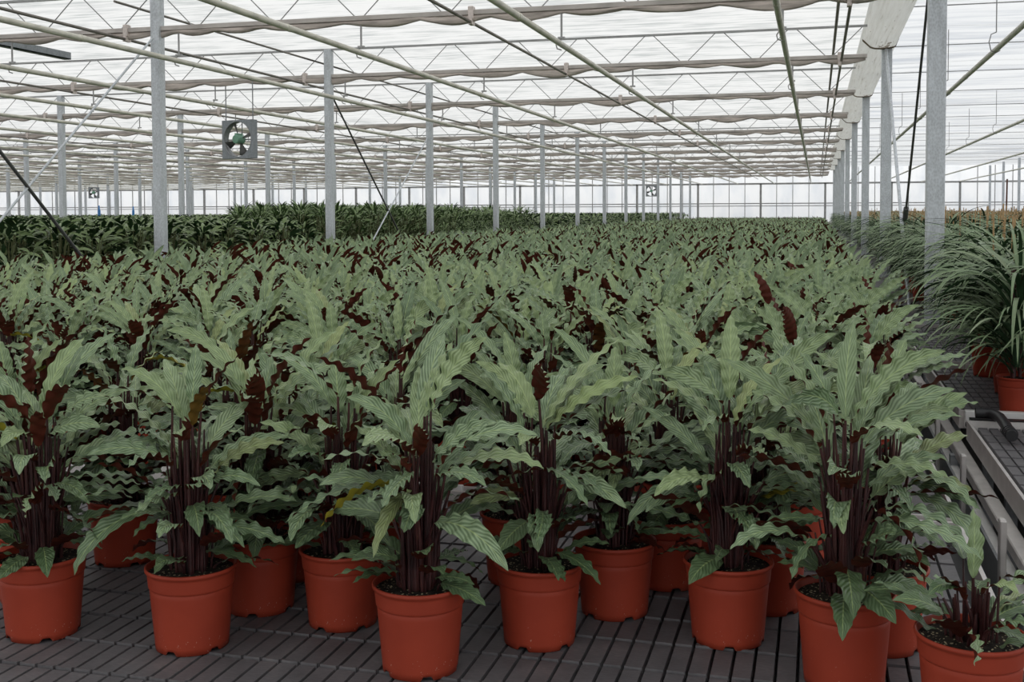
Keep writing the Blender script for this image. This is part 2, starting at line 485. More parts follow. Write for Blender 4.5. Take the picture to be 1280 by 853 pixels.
# ------------------------------------------------------------------ trusses and folded curtains
ZB, ZT = 3.02, 3.41
PIPEX = [-.32 - 2.13 * i for i in range(29)]
RODX = [-3.38 - 3.97 * i for i in range(15)]
def chord(z, r):
    m = MB(); m.tube([(0, 0, z), (BAY / 2, 0, z), (BAY, 0, z)], r, 8); return m
ch_b = MB(); ch_b.box(0, BAY, -.022, .022, ZB - .025, ZB + .025, .004); ch_b = ch_b.mesh('bottom_chord', M['chord'])
ch_t = MB(); ch_t.box(0, BAY, -.014, .014, ZT - .014, ZT + .014); ch_t = ch_t.mesh('top_chord', M['lattice'])
lat = MB()
npz = 8; pz = BAY / npz
for i in range(npz):
    a = i * pz
    lat.tube([(a + .05, 0, ZT), (a + pz / 2 - .03, 0, ZB)], .0065, 5)
    lat.tube([(a + pz / 2 + .03, 0, ZB), (a + pz - .05, 0, ZT)], .0065, 5)
lat = lat.mesh('lattice', M['lattice'])
def curtain_mesh(seed):
    rnd = random.Random(seed); m = MB()
    nn = 90; nr = 10; V = []
    hooks = [0]
    while hooks[-1] < BAY: hooks.append(hooks[-1] + rnd.uniform(.5, 1.1))
    for i in range(nn + 1):
        x = 0.02 + (BAY - .04) * i / nn
        for a, b in zip(hooks, hooks[1:]):
            if a <= x <= b:
                t = (x - a) / (b - a); sag = sin(pi * t) * (b - a) * .09; break
        amp = .020 + .008 * sin(x * 2.7 + seed) + rnd.uniform(-.002, .002)
        top = ZB - .022; bot = ZB - .052 - sag * (.5 + .5 * sin(x * .9 + seed) ** 2)
        for jn in range(nr):
            w = 2 * pi * jn / nr
            V.append((x, -.004 + amp * (1.1 + .3 * sin(3 * w + x * 5)) * cos(w), (top + bot) / 2 + (top - bot) / 2 * sin(w) + .004 * sin(5 * w + x * 9)))
    F = [(i * nr + j, i * nr + (j + 1) % nr, (i + 1) * nr + (j + 1) % nr, (i + 1) * nr + j) for i in range(nn) for j in range(nr)]
    F += [tuple(range(nr)), tuple(range(nn * nr + nr - 1, nn * nr - 1, -1))]
    m.add(V, F, True)
    return m.mesh('folded_curtain', M['curtain'])
cur = [curtain_mesh(i) for i in range(5)]
hang = MB()
hang.tube([(0, 0, ZB - .02), (0, 0, 2.72)], .011, 6)
hang.tube([(0, 0, 2.73), (-.03, 0, 2.70), (-.055, 0, 2.66), (-.045, 0, 2.62), (0, 0, 2.605)], .007, 6)
hang.box(-.035, .035, -.015, .015, 2.715, 2.735)
hang = hang.mesh('pipe_hanger', M['lattice'])
brk = MB(); brk.box(-.028, .028, -.04, .04, ZB - .07, ZB + .06, .006); brk.box(-.02, .02, -.05, .05, ZB - .125, ZB - .07); brk = brk.mesh('rod_bracket', M['bracket'])
BAYNAME = ['over the calathea bed', 'over the near dark plants', 'two bays left of the calathea bed']
rnd = random.Random(3)
for b in range(NB + 1):
    for k_ in range(-1, 13):
        X0 = XL - BAY * b + (0 if b else 0); Y = YL0 + k_ * S
        if Y > YB - 2: continue
        if (X0 + BAY) / Y < -0.85 or (k_ < 0 and b > 0): continue
        bn = BAYNAME[b] if b < 3 else 'far left in the outer bays'
        kk = k_ + 1
        if b < 2:
            lab = '%s lattice truss from the front in the bay %s' % (ORD[kk], bn); grp = 'roof trusses %s' % bn
            labc = 'folded shade curtain under the %s truss from the front %s' % (ORD[kk], bn)
        else:
            lab = 'thin lattice roof truss %s' % bn; grp = 'roof trusses %s' % bn
            labc = 'folded shade curtain slung under a truss %s' % bn
        t = thing('roof_truss', lab, 'truss', (X0, Y, 0), 0, grp); fx = .955 if b == 0 else 1.0
        for nm_, me_ in (('bottom_chord', ch_b), ('top_chord', ch_t), ('lattice', lat)):
            put(nm_, me_, t).scale = (fx, 1, 1)
        if b < 3 and k_ < 7:
            for px in PIPEX:
                if X0 < px < X0 + BAY and b < 2:
                    h = put('pipe_hanger', hang, t); h.location = (px - X0 + (0 if b else .0), 0, 0)
            for px in RODX + [.28]:
                if X0 < px < X0 + BAY:
                    h = put('rod_bracket', brk, t); h.location = (px - X0, 0, 0)
        o = put('folded_shade_curtain', cur[rnd.randrange(5)], label=labc, category='curtain', group='folded curtains %s' % bn)
        o.location = (X0 + (BAY if rnd.random() < .5 else 0), Y, 0)
        if o.location.x > X0 + 1: o.rotation_euler = (0, 0, pi); o.location.x = X0 + BAY * fx
        o.scale = (fx, 1, 1)

# heating pipes and drive rods running away from the camera
pm = MB(); pm.tube([(0, -2, 0), (0, YB - .3, 0)], .029, 12)
for y in np.arange(3.3, YB, 6.0): pm.tube([(0, y, 0), (0, y + .08, 0)], .033, 12)
pm = pm.mesh('heating_pipe', M['pipe'])
for i, px in enumerate(PIPEX):
    if i < 9: lab = 'pale heating pipe hung below the trusses, %s left of the gutter' % ['first', 'second', 'third', 'fourth', 'fifth', 'sixth', 'seventh', 'eighth', 'ninth'][i]; grp = 'heating pipes under the roof'
    else: lab = 'pale heating pipe far out left under the roof'; grp = 'outer heating pipes'
    o = put('heating_pipe', pm, label=lab, category='pipe', group=grp); o.location = (px, 0, 2.66)
for i, px in enumerate([1.80, 3.72, 5.85, 7.95]):
    o = put('heating_pipe', pm, label='grey heating pipe %s right of the gutter, above the long-leaved plants' % ['first', 'second', 'third', 'fourth'][i], category='pipe', group='heating pipes right of the gutter'); o.location = (px, 0, 2.68)
hk = MB()
hk.tube([(0, 0, 3.58), (0, 0, 2.86)], .006, 6); hk.tube([(0, 0, 2.86), (-.05, 0, 2.84), (-.07, 0, 2.76), (-.05, 0, 2.67), (0, 0, 2.645), (.04, 0, 2.67)], .006, 6)
hk = hk.mesh('pipe_hook', M['lattice'])
for i, px in enumerate([1.80, 3.72, 5.85]):
    for j in range(10):
        Y = 8.3 + j * 4.5
        if px / Y > .165 * 1.15 or j > 6: continue
        o = put('pipe_hook', hk, label='wire hook holding the %s pipe right of the gutter' % ['first', 'second', 'third'][i], category='hook', group='hooks on the %s right pipe' % ['first', 'second', 'third'][i]); o.location = (px, Y, 0)
rm = MB(); rm.tube([(0, 3, 0), (0, YB - .4, 0)], .017, 8); rm = rm.mesh('drive_rod', M['rod'])
for i, px in enumerate(RODX):
    lab = 'thin dark drive rod clamped under the trusses, %s left of the gutter' % ORD[i] if i < 4 else 'thin drive rod far out left under the trusses'
    o = put('drive_rod', rm, label=lab, category='rod', group='drive rods' if i < 4 else 'outer drive rods'); o.location = (px, 0, ZB - .10)
for i, (px, z) in enumerate([(.20, ZB + .08), (.30, ZB - .05)]):
    o = put('drive_rod', rm, label=['upper', 'lower'][i] + ' of the two dark rods running close beside the white gutter', category='rod', group='rods beside the gutter'); o.location = (px, 0, z)
# short push rods near the left post row
sr = MB(); sr.tube([(0, -.5, 0), (0, 5.6, 0)], .014, 8); sr = sr.mesh('push_rod', M['rod'])
for k_ in range(0, 6):
    o = put('push_rod', sr, label='%s short push rod above the trusses beside the left post row' % ORD[k_], category='rod', group='push rods by the left post row'); o.location = (-7.16, YL0 + k_ * S, 3.24)
# grey channel at the upper left
c_ = MB(); c_.box(-.05, .05, -3.5, 0, 0, .012); c_.box(-.05, -.038, -3.5, 0, 0, .09); c_.box(.038, .05, -3.5, 0, 0, .09)
o = c_.build('metal_channel', M['fan_grey'], label='short dark grey metal channel end under the roof near the left edge', category='channel'); o.location = (-9.2, 12.5, 2.96)

# cross wires carrying the right-hand screen
wm = MB(); wm.tube([(1.1, 0, 3.57), (19, 0, 3.57)], .008, 5); wm = wm.mesh('screen_wire', M['lattice'])
for j in range(16):
    o = put('screen_wire', wm, label='thin cross wire under the white screen right of the gutter', category='wire', group='screen wires'); o.location = (0, 8 + j * 3.6, 0)

# braces
def brace(name, a, b, r, mat, label):
    m = MB(); a = np.array(a, float); b = np.array(b, float)
    m.tube([a, b], r, 8)
    o = m.build(name, mat, label=label, category='brace')
    return o
brace('brace_rod', (XL, YL0 - .1, 2.90), (XL, YL0 - S + .1, -.55), .012, M['galv'], 'pale slanting brace rod rising to the nearest left post')
brace('brace_cable', (XL, YL0 - S + .1, 3.2), (XL, YL0 - .1, -.55), .016, M['cable_dark'], 'dark slanting brace cable crossing the pale brace at the left edge')
brace('brace_cable', (XL, YL0 + S + .1, 2.75), (XL, YL0 + 2 * S - .1, -.5), .014, M['cable_dark'], 'dark slanting cable from the second post of the left row')
brace('brace_rod', (XL, YL0 + 2 * S - .1, 2.4), (XL, YL0 + S + .1, -.5), .012, M['galv'], 'pale thin brace rod crossing the dark cable between second and third posts')
m = MB(); a = np.array((XR, YR0 + .45, 3.35)); b_ = np.array((XR, YR0 + SR - 3.0, .5))
m.tube([(XR + .02, 11.0, 3.33), (XR + .02, 13.86, .985)], .013, 8); m.tube([(XR + .02, 13.8, 1.03), (XR + .02, 14.0, .87)], .03, 8)
m.tube([(XR + .02, 14.0, .87), (XR + .02, 15.4, -.3)], .012, 8)
m.build('brace_cable', M['cable_dark'], label='dark slanting brace between the two nearest posts under the gutter', category='brace')
brace('brace_rod', (XR - .02, 17.4, 3.35), (XR - .02, 12.0, -.5), .02, M['galv'], 'pale slanting brace rod crossing the dark brace under the gutter')

# ------------------------------------------------------------------ fans
def make_fan(label):
    t = thing('ventilation_fan', label, 'fan')
    h, r = .29, .262
    fr = MB()
    nn = 48; out = []; inn = []
    for i in range(nn):
        w = 2 * pi * i / nn; c, s_ = cos(w), sin(w); kx = h / max(abs(c), abs(s_))
        out.append((kx * c, kx * s_)); inn.append((r * c, r * s_))
    for y, rev in ((-.06, 0), (-.052, 1)):
        V = [(a, y, b) for a, b in out] + [(a, y, b) for a, b in inn]
        fr.add(V, [((i, (i + 1) % nn, nn + (i + 1) % nn, nn + i) if not rev else (nn + i, nn + (i + 1) % nn, (i + 1) % nn, i)) for i in range(nn)])
    fr.box(-h, h, -.06, .06, h - .008, h); fr.box(-h, h, -.06, .06, -h, -h + .008)
    fr.box(-h, -h + .008, -.06, .06, -h, h); fr.box(h - .008, h, -.06, .06, -h, h)
    fr.build('housing', M['fan_grey'], t)
    rg = MB()
    V = [(rr * cos(2 * pi * i / nn), y, rr * sin(2 * pi * i / nn)) for (rr, y) in ((r, -.06), (r, .055), (r + .01, .055), (r + .01, -.06)) for i in range(nn)]
    rg.add(V, [(L * nn + i, L * nn + (i + 1) % nn, ((L + 1) % 4) * nn + (i + 1) % nn, ((L + 1) % 4) * nn + i) for L in range(4) for i in range(nn)], True)
    rg.build('inlet_ring', M['galv_dark'], t)
    for bl in range(4):
        m = MB(); w0 = pi / 2 * bl + .35; V = []
        for rr, half, tw in ((.05, .10, .7), (.12, .20, .6), (.20, .27, .5), (.25, .26, .45)):
            for sgn in (-1, -.33, .33, 1):
                w = w0 + sgn * half * (.06 / max(rr, .06)) ** .3 * 1.2
                V.append((rr * cos(w), sgn * half * rr * 1.2 * sin(tw) * 1.2, rr * sin(w)))
        m.add(V, [(i * 4 + j, i * 4 + j + 1, i * 4 + j + 5, i * 4 + j + 4) for i in range(3) for j in range(3)], True)
        o = m.build('blade', M['fan_blade'], t)
        md = o.modifiers.new('thick', 'SOLIDIFY'); md.thickness = .004
    mo = MB()
    pr = [(.001, -.10), (.055, -.10), (.066, -.09), (.066, .06), (.05, .075), (.001, .075)]
    V = [(rr * cos(2 * pi * i / 20), y, rr * sin(2 * pi * i / 20)) for rr, y in pr for i in range(20)]
    mo.add(V, [(L * 20 + i, L * 20 + (i + 1) % 20, (L + 1) * 20 + (i + 1) % 20, (L + 1) * 20 + i) for L in range(5) for i in range(20)])
    mo.box(-.02, .02, -.09, .05, .06, .09)
    mo.build('motor', M['fan_motor'], t)
    su = MB(); su.tube([(-r, .06, 0), (r, .06, 0)], .008, 6); su.tube([(0, .06, -r), (0, .06, r)], .008, 6)
    su.build('motor_bracket', M['galv_dark'], t)
    for sx in (-1, 1):
        m = MB(); m.tube([(sx * (h - .03), 0, h), (sx * (h - .03), 0, h + .62)], .009, 6)
        m.build('hanger_rod', M['galv_dark'], t)
    return t
fan = make_fan('grey square fan with green motor hanging from the roof on two rods')
fan.location = (-8.44, 15.52, 2.12); fan.rotation_euler = (0, 0, radians(-12))
f2 = copy_tree(fan, (-8.55, 60.52, 2.11), 0, 'tiny distant fan hanging before the end wall beyond the calathea bed', None)
f3 = copy_tree(fan, (-36.5, 51.52, 2.11), 0, 'tiny distant fan far left hanging beside a slim post', None)

# ------------------------------------------------------------------ growing benches
CX, CY = .0466, .158
def bench(name, label, x0, x1, y0, y1, grid, group=None):
    t = thing(name, label, 'bench', (0, 0, 0), 0, group)
    tr = MB(); tr.box(x0, x1, y0, y1, -.045, -.018)
    tr.build('tray', M['mat_base'], t)
    if grid:
        gm = MB()
        nx = int((x1 - x0 - .06) / CX); ny = int((y1 - y0 - .06) / CY)
        xo = x0 + .03; yo = y1 - .03 - ny * CY
        for j in range(ny):
            for i in range(nx):
                a, b = xo + i * CX, yo + j * CY
                gx, gy, bv = .0018, .0085, .0022
                V = [(a + gx, b + gy, -.017), (a + CX - gx, b + gy, -.017), (a + CX - gx, b + CY - gy, -.017), (a + gx, b + CY - gy, -.017),
                     (a + gx + bv, b + gy + bv, -.001), (a + CX - gx - bv, b + gy + bv, -.001), (a + CX - gx - bv, b + CY - gy - bv, -.001), (a + gx + bv, b + CY - gy - bv, -.001)]
                gm.add(V, [(4, 5, 6, 7), (0, 1, 5, 4), (1, 2, 6, 5), (2, 3, 7, 6), (3, 0, 4, 7)])
        # raised cross ribs between the rows of cells, broken at every groove
        for j in range(ny + 1):
            b = yo + j * CY
            for i in range(nx):
                a = xo + i * CX
                gm.add([(a + .003, b - .0045, -.017), (a + CX - .003, b - .0045, -.017), (a + CX - .003, b + .0045, -.017), (a + .003, b + .0045, -.017),
                        (a + .004, b - .003, .0025), (a + CX - .004, b - .003, .0025), (a + CX - .004, b + .003, .0025), (a + .004, b + .003, .0025)],
                       [(4, 5, 6, 7), (0, 1, 5, 4), (1, 2, 6, 5), (2, 3, 7, 6), (3, 0, 4, 7)])
        gm.build('grid_mat', M['mat'], t)
    else:
        gm = MB(); gm.box(x0 + .02, x1 - .02, y0 + .02, y1 - .02, -.017, -.0005)
        gm.build('grid_mat', M['mat'], t)
    rim = MB()
    rim.box(x0 - .012, x0, y0 - .012, y1 + .012, -.06, .028); rim.box(x1, x1 + .012, y0 - .012, y1 + .012, -.06, .028)
    rim.box(x0, x1, y0 - .012, y0, -.06, .028); rim.box(x0, x1, y1, y1 + .012, -.06, .028)
    rim.build('rim', M['alu'], t)
    for lx in (x0 + .15, x1 - .15):
        for ly in (y0 + .2, y1 - .2):
            lg = MB(); lg.box(lx - .025, lx + .025, ly - .025, ly + .025, -.6, -.045); lg.build('leg', M['galv_dark'], t)
    return t
# the front bench has no lip towards the camera side in view; its mat runs on below the frame
bench('growing_bench', 'front growing bench with black grid mat under the nearest calatheas', -6.4, .43, -.6, 3.72, True)
yy = 3.80
i = 0
while yy < YB - 2:
    y2 = min(yy + 5.4, YB - 1)
    lab = 'growing bench under the dense calathea bed, %s behind the front bench' % (['first'] + ORD[1:])[i] if i < 2 else 'growing bench hidden under the far part of the calathea bed'
    bt = bench('growing_bench', lab, -6.75, .43, yy, y2, False, None if i < 2 else 'benches under the far calathea bed')
    if i == 0:
        for x_ in np.arange(-6.6, .05, .42):
            m = MB(); m.box(x_, x_ + .36, yy - .03, yy - .012, -.005, .036); m.build('rim_clip', M['alu_bright'], bt)
    yy = y2 + .08; i += 1
for b in range(NB):
    X1 = XL - .25 - BAY * b; X0 = X1 - BAY + .5
    bench('growing_bench', 'growing bench under the dark plants %s' % ['in the first bay', 'in the second bay', 'in the third bay', 'in the outer bays', 'in the outer bays', 'in the outer bays', 'in the outer bays'][b], X0, X1, 8, YB - 1, False, 'benches under the dark plants')

# right-hand benches
RB = [(1.4, 5.56), (5.86, 7.60), (7.74, 10.2), (10.44, 17.42), (17.66, 24.64), (24.88, 31.86), (32.1, 39.08), (39.32, 46.3), (46.54, 53.5), (53.76, 60.7), (61, YB - 1)]
for i, (a, b) in enumerate(RB):
    lab = ['empty black grid bench beside the aisle with white elbow gap behind', 'second bench by the aisle carrying terracotta pots of long leaves', 'third bench by the aisle under long-leaved plants'][i] if i < 3 else 'bench under the far long-leaved plants'
    if i == 0: lab = 'nearest bench beyond the aisle, empty black grid mat with aluminium side'
    bench('growing_bench', lab, .69, 7.9, a, b, i < 3 and True, None if i < 3 else 'benches under the far long-leaved plants') if i >= 3 else bench('growing_bench', lab, .69, 3.2, a, b, True)
# supporting rail frame along the aisle
rf = thing('bench_rail', 'aluminium rail frame running along the aisle side of the right benches', 'rail')
m = MB(); m.box(.62, .672, 1.4, 30, -.13, -.085, .004); m.build('upper_rail', M['alu'], rf)
m = MB(); m.box(.600, .634, 1.4, 30, -.185, -.165, .003); m.build('lower_rail', M['alu_bright'], rf)
m = MB(); m.box(.590, .600, 1.4, 30, -.34, -.166); m.build('side_plate', M['galv_dark'], rf)
for y_ in np.arange(1.85, 14, 1.0):
    m = MB(); m.box(.570, .590, y_ - .025, y_ + .025, -.27, .015, .003); m.build('upright', M['alu'], rf)
    m = MB(); m.box(.566, .600, y_ - .035, y_ + .035, -.34, -.27, .004); m.build('foot_block', M['alu_bright'], rf)
for y_ in np.arange(2.5, 30, 3.0):
    m = MB(); m.box(.60, .66, y_ - .03, y_ + .03, -.6, -.12); m.build('leg', M['galv_dark'], rf)
# drain elbow in the gap between the right benches
HOSE = [(.72, 5.60, .06), (.76, 5.60, .06), (.795, 5.585, .06), (.812, 5.50, .058), (.813, 5.36, .052), (.808, 5.15, .042)]
dp = MB()
dp.tube(HOSE, [.024] * 6, 14)
dt = thing('drain_hose', 'black rubber drain elbow lying in the gap between the right benches', 'hose')
dp.build('hose', M['rubber'], dt)
for y_ in (5.18, 5.21, 5.24):
    m = MB(); m.tube([(.809, y_ - .008, .045), (.809, y_ + .008, .045)], .028, 14); m.build('rib', M['rubber'], dt)
ch = MB(); ch.box(.70, 3.2, 5.60, 5.66, -.04, .028); ch.box(.70, 3.2, 5.66, 5.80, -.04, -.02)
chn = thing('gap_channel', 'black channel filling the gap between the two nearest right benches', 'channel')
ch.build('channel', M['rubber'], chn)
m = MB(); m.box(.70, 3.2, 5.80, 5.845, -.05, .034, .003); m.build('white_edge', M['alu_bright'], chn)
# cable on the floor of the aisle
cb = MB(); cb.tube([(.50, 5.4, -.59), (.60, 5.0, -.59), (.62, 4.6, -.59), (.55, 4.3, -.59), (.45, 4.1, -.59)], .011, 8)
cb.build('floor_cable', M['rubber'], label='black cable curving on the dark aisle floor beside the bench rail', category='cable')

# ------------------------------------------------------------------ calatheas
def pot_mesh():
    m = MB()
    def z(r, zz, w):
        if zz < .004:
            q = (w / (2 * pi) * 5) % 1
            return .009 if q < .17 else 0.0
        return zz
    prof = [(.020, .012), (.079, .012), (.0795, .002), (.081, .0), (.0825, .003), (.0838, .016), (.0848, .028), (.0932, .128), (.0942, .1402), (.0938, .1408), (.0928, .1412), (.0928, .1424), (.0958, .1428), (.0966, .1434), (.0970, .148), (.0994, .172), (.1000, .178), (.1040, .1795), (.1050, .183), (.1045, .187), (.1020, .189), (.0985, .186), (.0965, .165), (.090, .12), (.08, .03), (.02, .03)]
    m.lathe(prof, 90, zfun=z)
    me = m.mesh('pot', M['terracotta'])
    return me
POT = pot_mesh()
def soil_mesh(r=.0975, z=.173):
    m = MB(); rnd = random.Random(9); n = 28; V = [(0, 0, z + .008)]
    for i in range(1, 7):
        for j in range(n):
            rr = r * i / 6; w = 2 * pi * j / n
            V.append((rr * cos(w), rr * sin(w), z + (rnd.uniform(-.003, .004) if i < 6 else 0) + .008 * (1 - i / 6)))
    F = [(0, 1 + j, 1 + (j + 1) % n) for j in range(n)]
    for i in range(5):
        for j in range(n):
            a = 1 + i * n; F.append((a + j, a + n + j, a + n + (j + 1) % n, a + (j + 1) % n))
    m.add(V, F, True)
    return m.mesh('soil', M['soil'])
SOIL = soil_mesh()

def calathea(seed, nl, nu, ntop=30, nmid=14, nbase=20, hs=1.0, ls=.93, stems=True, low=False, wl=.036, aisle=False):
    rnd = random.Random(seed); L = Leaves(); st = MB()
    z0 = .172
    def petiole(b, t, r):
        if not stems: return
        mid = ((b[0] * .7 + t[0] * .3), (b[1] * .7 + t[1] * .3), b[2] * .45 + t[2] * .55)
        st.tube([b, mid, t], [r, r * .85, r * .6], 5, False)
    def pick_roll(az, el, sig, n=2):
        n = 3 if rnd.random() < .45 else n
        # leaves turn their upper side to the light of the open front and the roof
        best = None
        for _ in range(n):
            r = rnd.gauss(0, sig)
            T = np.array([cos(az) * cos(el), sin(az) * cos(el), sin(el)]); Sd = np.array([-sin(az), cos(az), 0]); N = np.cross(T, Sd)
            v = float(np.dot(-Sd * sin(r) + N * cos(r), (0, -.75, .65)))
            if best is None or v > best[0]: best = (v, r)
        return best[1]
    off = rnd.uniform(0, 6.28)
    for i in range(ntop):
        az = off + i * 2.39996 + rnd.uniform(-.35, .35)
        q = (i + .5) / ntop                       # 0 = inner and tall, 1 = outer
        rb = .008 + .032 * rnd.random()
        b = (rb * cos(az + rnd.uniform(-.8, .8)), rb * sin(az), z0)
        ht = (.485 - .19 * q + rnd.uniform(-.05, .05)) * hs
        rt = .015 + .058 * q + rnd.uniform(-.01, .02)
        tp = (rt * cos(az), rt * sin(az), ht)
        petiole(b, tp, rnd.uniform(.0034, .0055))
        fr = max(0, -sin(az))                     # leaning to the open front
        el = radians(75 - 47 * q + rnd.uniform(-14, 8)) - .42 * fr * (rnd.random() < .85)
        ln = rnd.uniform(.16, .25) * (1 if rnd.random() < .85 else 1.25) * ls
        arch = rnd.uniform(.35, .95) + .2 * q + .25 * fr
        yng = max(0, rnd.gauss(.35 - .5 * q, .22))
        yl = 1.0 if rnd.random() < .014 else (rnd.uniform(0, .3) if rnd.random() < .06 else 0)
        L.leaf(tp, az, el, ln, rnd.uniform(.035, .052) * (.85 + ln / ls) * ls, arch=arch, roll=pick_roll(az, el - arch * .4, .8),
               wave=rnd.uniform(.0030, .0062), nw=ln / (wl * rnd.uniform(.85, 1.15)), ph=rnd.uniform(0, 6), nl=nl, nu=nu, fold=rnd.uniform(.05, .35),
               tint=(min(1, yng), yl, rnd.uniform(.1, 1)), sway=rnd.uniform(-.35, .35))
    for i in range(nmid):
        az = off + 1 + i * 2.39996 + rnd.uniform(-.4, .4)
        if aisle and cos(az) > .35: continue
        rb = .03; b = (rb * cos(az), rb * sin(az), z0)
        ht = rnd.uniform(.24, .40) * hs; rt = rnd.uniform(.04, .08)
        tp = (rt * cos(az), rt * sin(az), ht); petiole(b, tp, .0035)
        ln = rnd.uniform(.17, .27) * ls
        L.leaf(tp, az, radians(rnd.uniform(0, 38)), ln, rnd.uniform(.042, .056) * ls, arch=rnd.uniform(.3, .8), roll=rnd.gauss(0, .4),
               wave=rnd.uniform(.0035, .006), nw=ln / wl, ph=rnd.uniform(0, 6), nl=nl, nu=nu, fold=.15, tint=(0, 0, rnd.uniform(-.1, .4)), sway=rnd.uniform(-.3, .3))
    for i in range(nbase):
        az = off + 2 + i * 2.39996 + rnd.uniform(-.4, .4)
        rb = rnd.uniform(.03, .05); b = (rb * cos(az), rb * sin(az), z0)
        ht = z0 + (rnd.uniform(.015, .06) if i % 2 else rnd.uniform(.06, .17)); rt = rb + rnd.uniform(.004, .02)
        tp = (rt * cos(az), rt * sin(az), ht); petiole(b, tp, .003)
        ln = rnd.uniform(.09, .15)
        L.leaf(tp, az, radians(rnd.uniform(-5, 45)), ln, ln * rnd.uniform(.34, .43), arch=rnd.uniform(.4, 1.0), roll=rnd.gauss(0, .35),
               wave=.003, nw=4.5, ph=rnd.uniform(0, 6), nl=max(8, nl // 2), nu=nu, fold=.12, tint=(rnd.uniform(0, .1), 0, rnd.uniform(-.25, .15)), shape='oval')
    # bare upright sheaths that make the dense stem clump
    if stems:
        for i in range(34 if not low else 14):
            az = rnd.uniform(0, 6.28); rb = .033 * math.sqrt(rnd.random()); h = rnd.uniform(.30, .46) * hs
            b = (rb * cos(az), rb * sin(az), z0)
            st.tube([b, (rb * 1.02 * cos(az), rb * 1.02 * sin(az), h * .6), (rb * 1.3 * cos(az), rb * 1.3 * sin(az), h)], [.0065, .005, .002], 5, False)
    return L, st

def calathea_meshes(seed, nl, nu, **kw):
    L, st = calathea(seed, nl, nu, **kw)
    return np_mesh('foliage', *L.arrays(), M['calathea_leaf']), st.mesh('stem_clump', M['stem'])
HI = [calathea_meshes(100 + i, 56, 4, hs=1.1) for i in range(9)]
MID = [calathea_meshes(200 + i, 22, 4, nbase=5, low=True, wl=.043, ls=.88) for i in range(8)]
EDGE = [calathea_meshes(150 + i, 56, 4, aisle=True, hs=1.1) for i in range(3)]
SMALL = calathea_meshes(77, 36, 4, ntop=7, nmid=6, nbase=10, hs=.62, ls=.62)

def make_calathea(meshes, name='potted_calathea', parts=True):
    t = thing(name, '', 'plant')
    put('pot', POT, t); put('soil', SOIL, t)
    put('stem_clump', meshes[1], t); put('foliage', meshes[0], t)
    return t
PH = [make_calathea(m) for m in HI]; PMID = [make_calathea(m) for m in MID]; PS = make_calathea(SMALL); PH += [make_calathea(m) for m in EDGE]
used = set()
rnd = random.Random(21)
def place(proto, x, y, rz, label, group=None, sc=1.0):
    if proto not in used:
        used.add(proto); t = proto
        t.location = (x, y, 0); t.rotation_euler = (0, 0, rz); t.scale = (1, 1, sc)
        t['label'] = label
        if group: t['group'] = group
        return t
    return copy_tree(proto, (x, y, 0), rz, label, group, (1, 1, sc))

FRONT = [  # x, y, prototype, rotation, height, label
    (-1.785, 2.29, 0, 0.3, 1.0, 'leafy calathea in the terracotta pot cut by the left edge at the front'),
    (-1.396, 2.31, 1, -0.5, 1.0, 'calathea in the front terracotta pot second from the left, soil spilling on its rim'),
    (-.836, 2.315, 2, 0.1, 1.02, 'calathea in the lowest terracotta pot at the middle of the front row'),
    (-.620, 2.536, 3, 0.6, 1.0, 'calathea in the front terracotta pot just right of the middle one'),
    (-.194, 2.655, 4, -0.3, 1.0, 'calathea in the front terracotta pot standing between middle and right corner'),
    (.063, 2.47, 9, 0.45, 1.05, 'big calathea in the tall-looking pot with long leaves over the aisle'),
    (-1.115, 2.533, 6, -0.7, .98, 'calathea in the pot set back between the second and the middle front pots'),
    (-.483, 2.771, 7, 0.2, .97, 'calathea in the cracked-rim pot set back right of the middle'),
    (-1.359, 2.575, 8, -0.2, 1.0, 'calathea half hidden behind the second front pot from the left'),
    (-1.929, 2.836, 1, 0.5, .98, 'calathea in the pot with bare mat around it, set back at the left'),
    (-1.965, 2.49, 2, -0.6, .97, 'calathea whose pot peeps out behind the pot at the left edge'),
    (-.383, 3.02, 4, 0.0, .98, 'calathea behind the cracked-rim pot, its pot in deep shade'),
    (-.115, 2.90, 11, 0.4, .98, 'calathea directly behind the front pot left of the big corner plant'),
    (-1.40, 2.83, 0, -0.4, .97, 'calathea two pots behind the second front pot from the left'),
    (.150, 2.70, 10, 0.7, 1.0, 'calathea hidden behind the big plant beside the aisle'),
]
for x, y, p, rz, s_, lab in FRONT: place(PH[p], x, y, rz, lab, None, s_)
place(PS, .293, 2.30, .4, 'small young calathea with few leaves in the front right corner pot')
# more pots of the front bench seen between them
spots = []
def ok(x, y, d=.225):
    return all((x - a) ** 2 + (y - b) ** 2 > d * d for a, b in spots)
spots += [(f[0], f[1]) for f in FRONT] + [(.293, 2.30)]
cand = []
for (x, y) in [(-1.10, 2.86), (-.78, 2.95), (-1.65, 2.99), (-.25, 3.28), (-1.5, 3.25), (-1.85, 3.2), (-.05, 3.35), (-.45, 3.5), (-2.2, 2.7)]:
    if ok(x, y, .2): spots.append((x, y)); cand.append((x, y, 'h'))
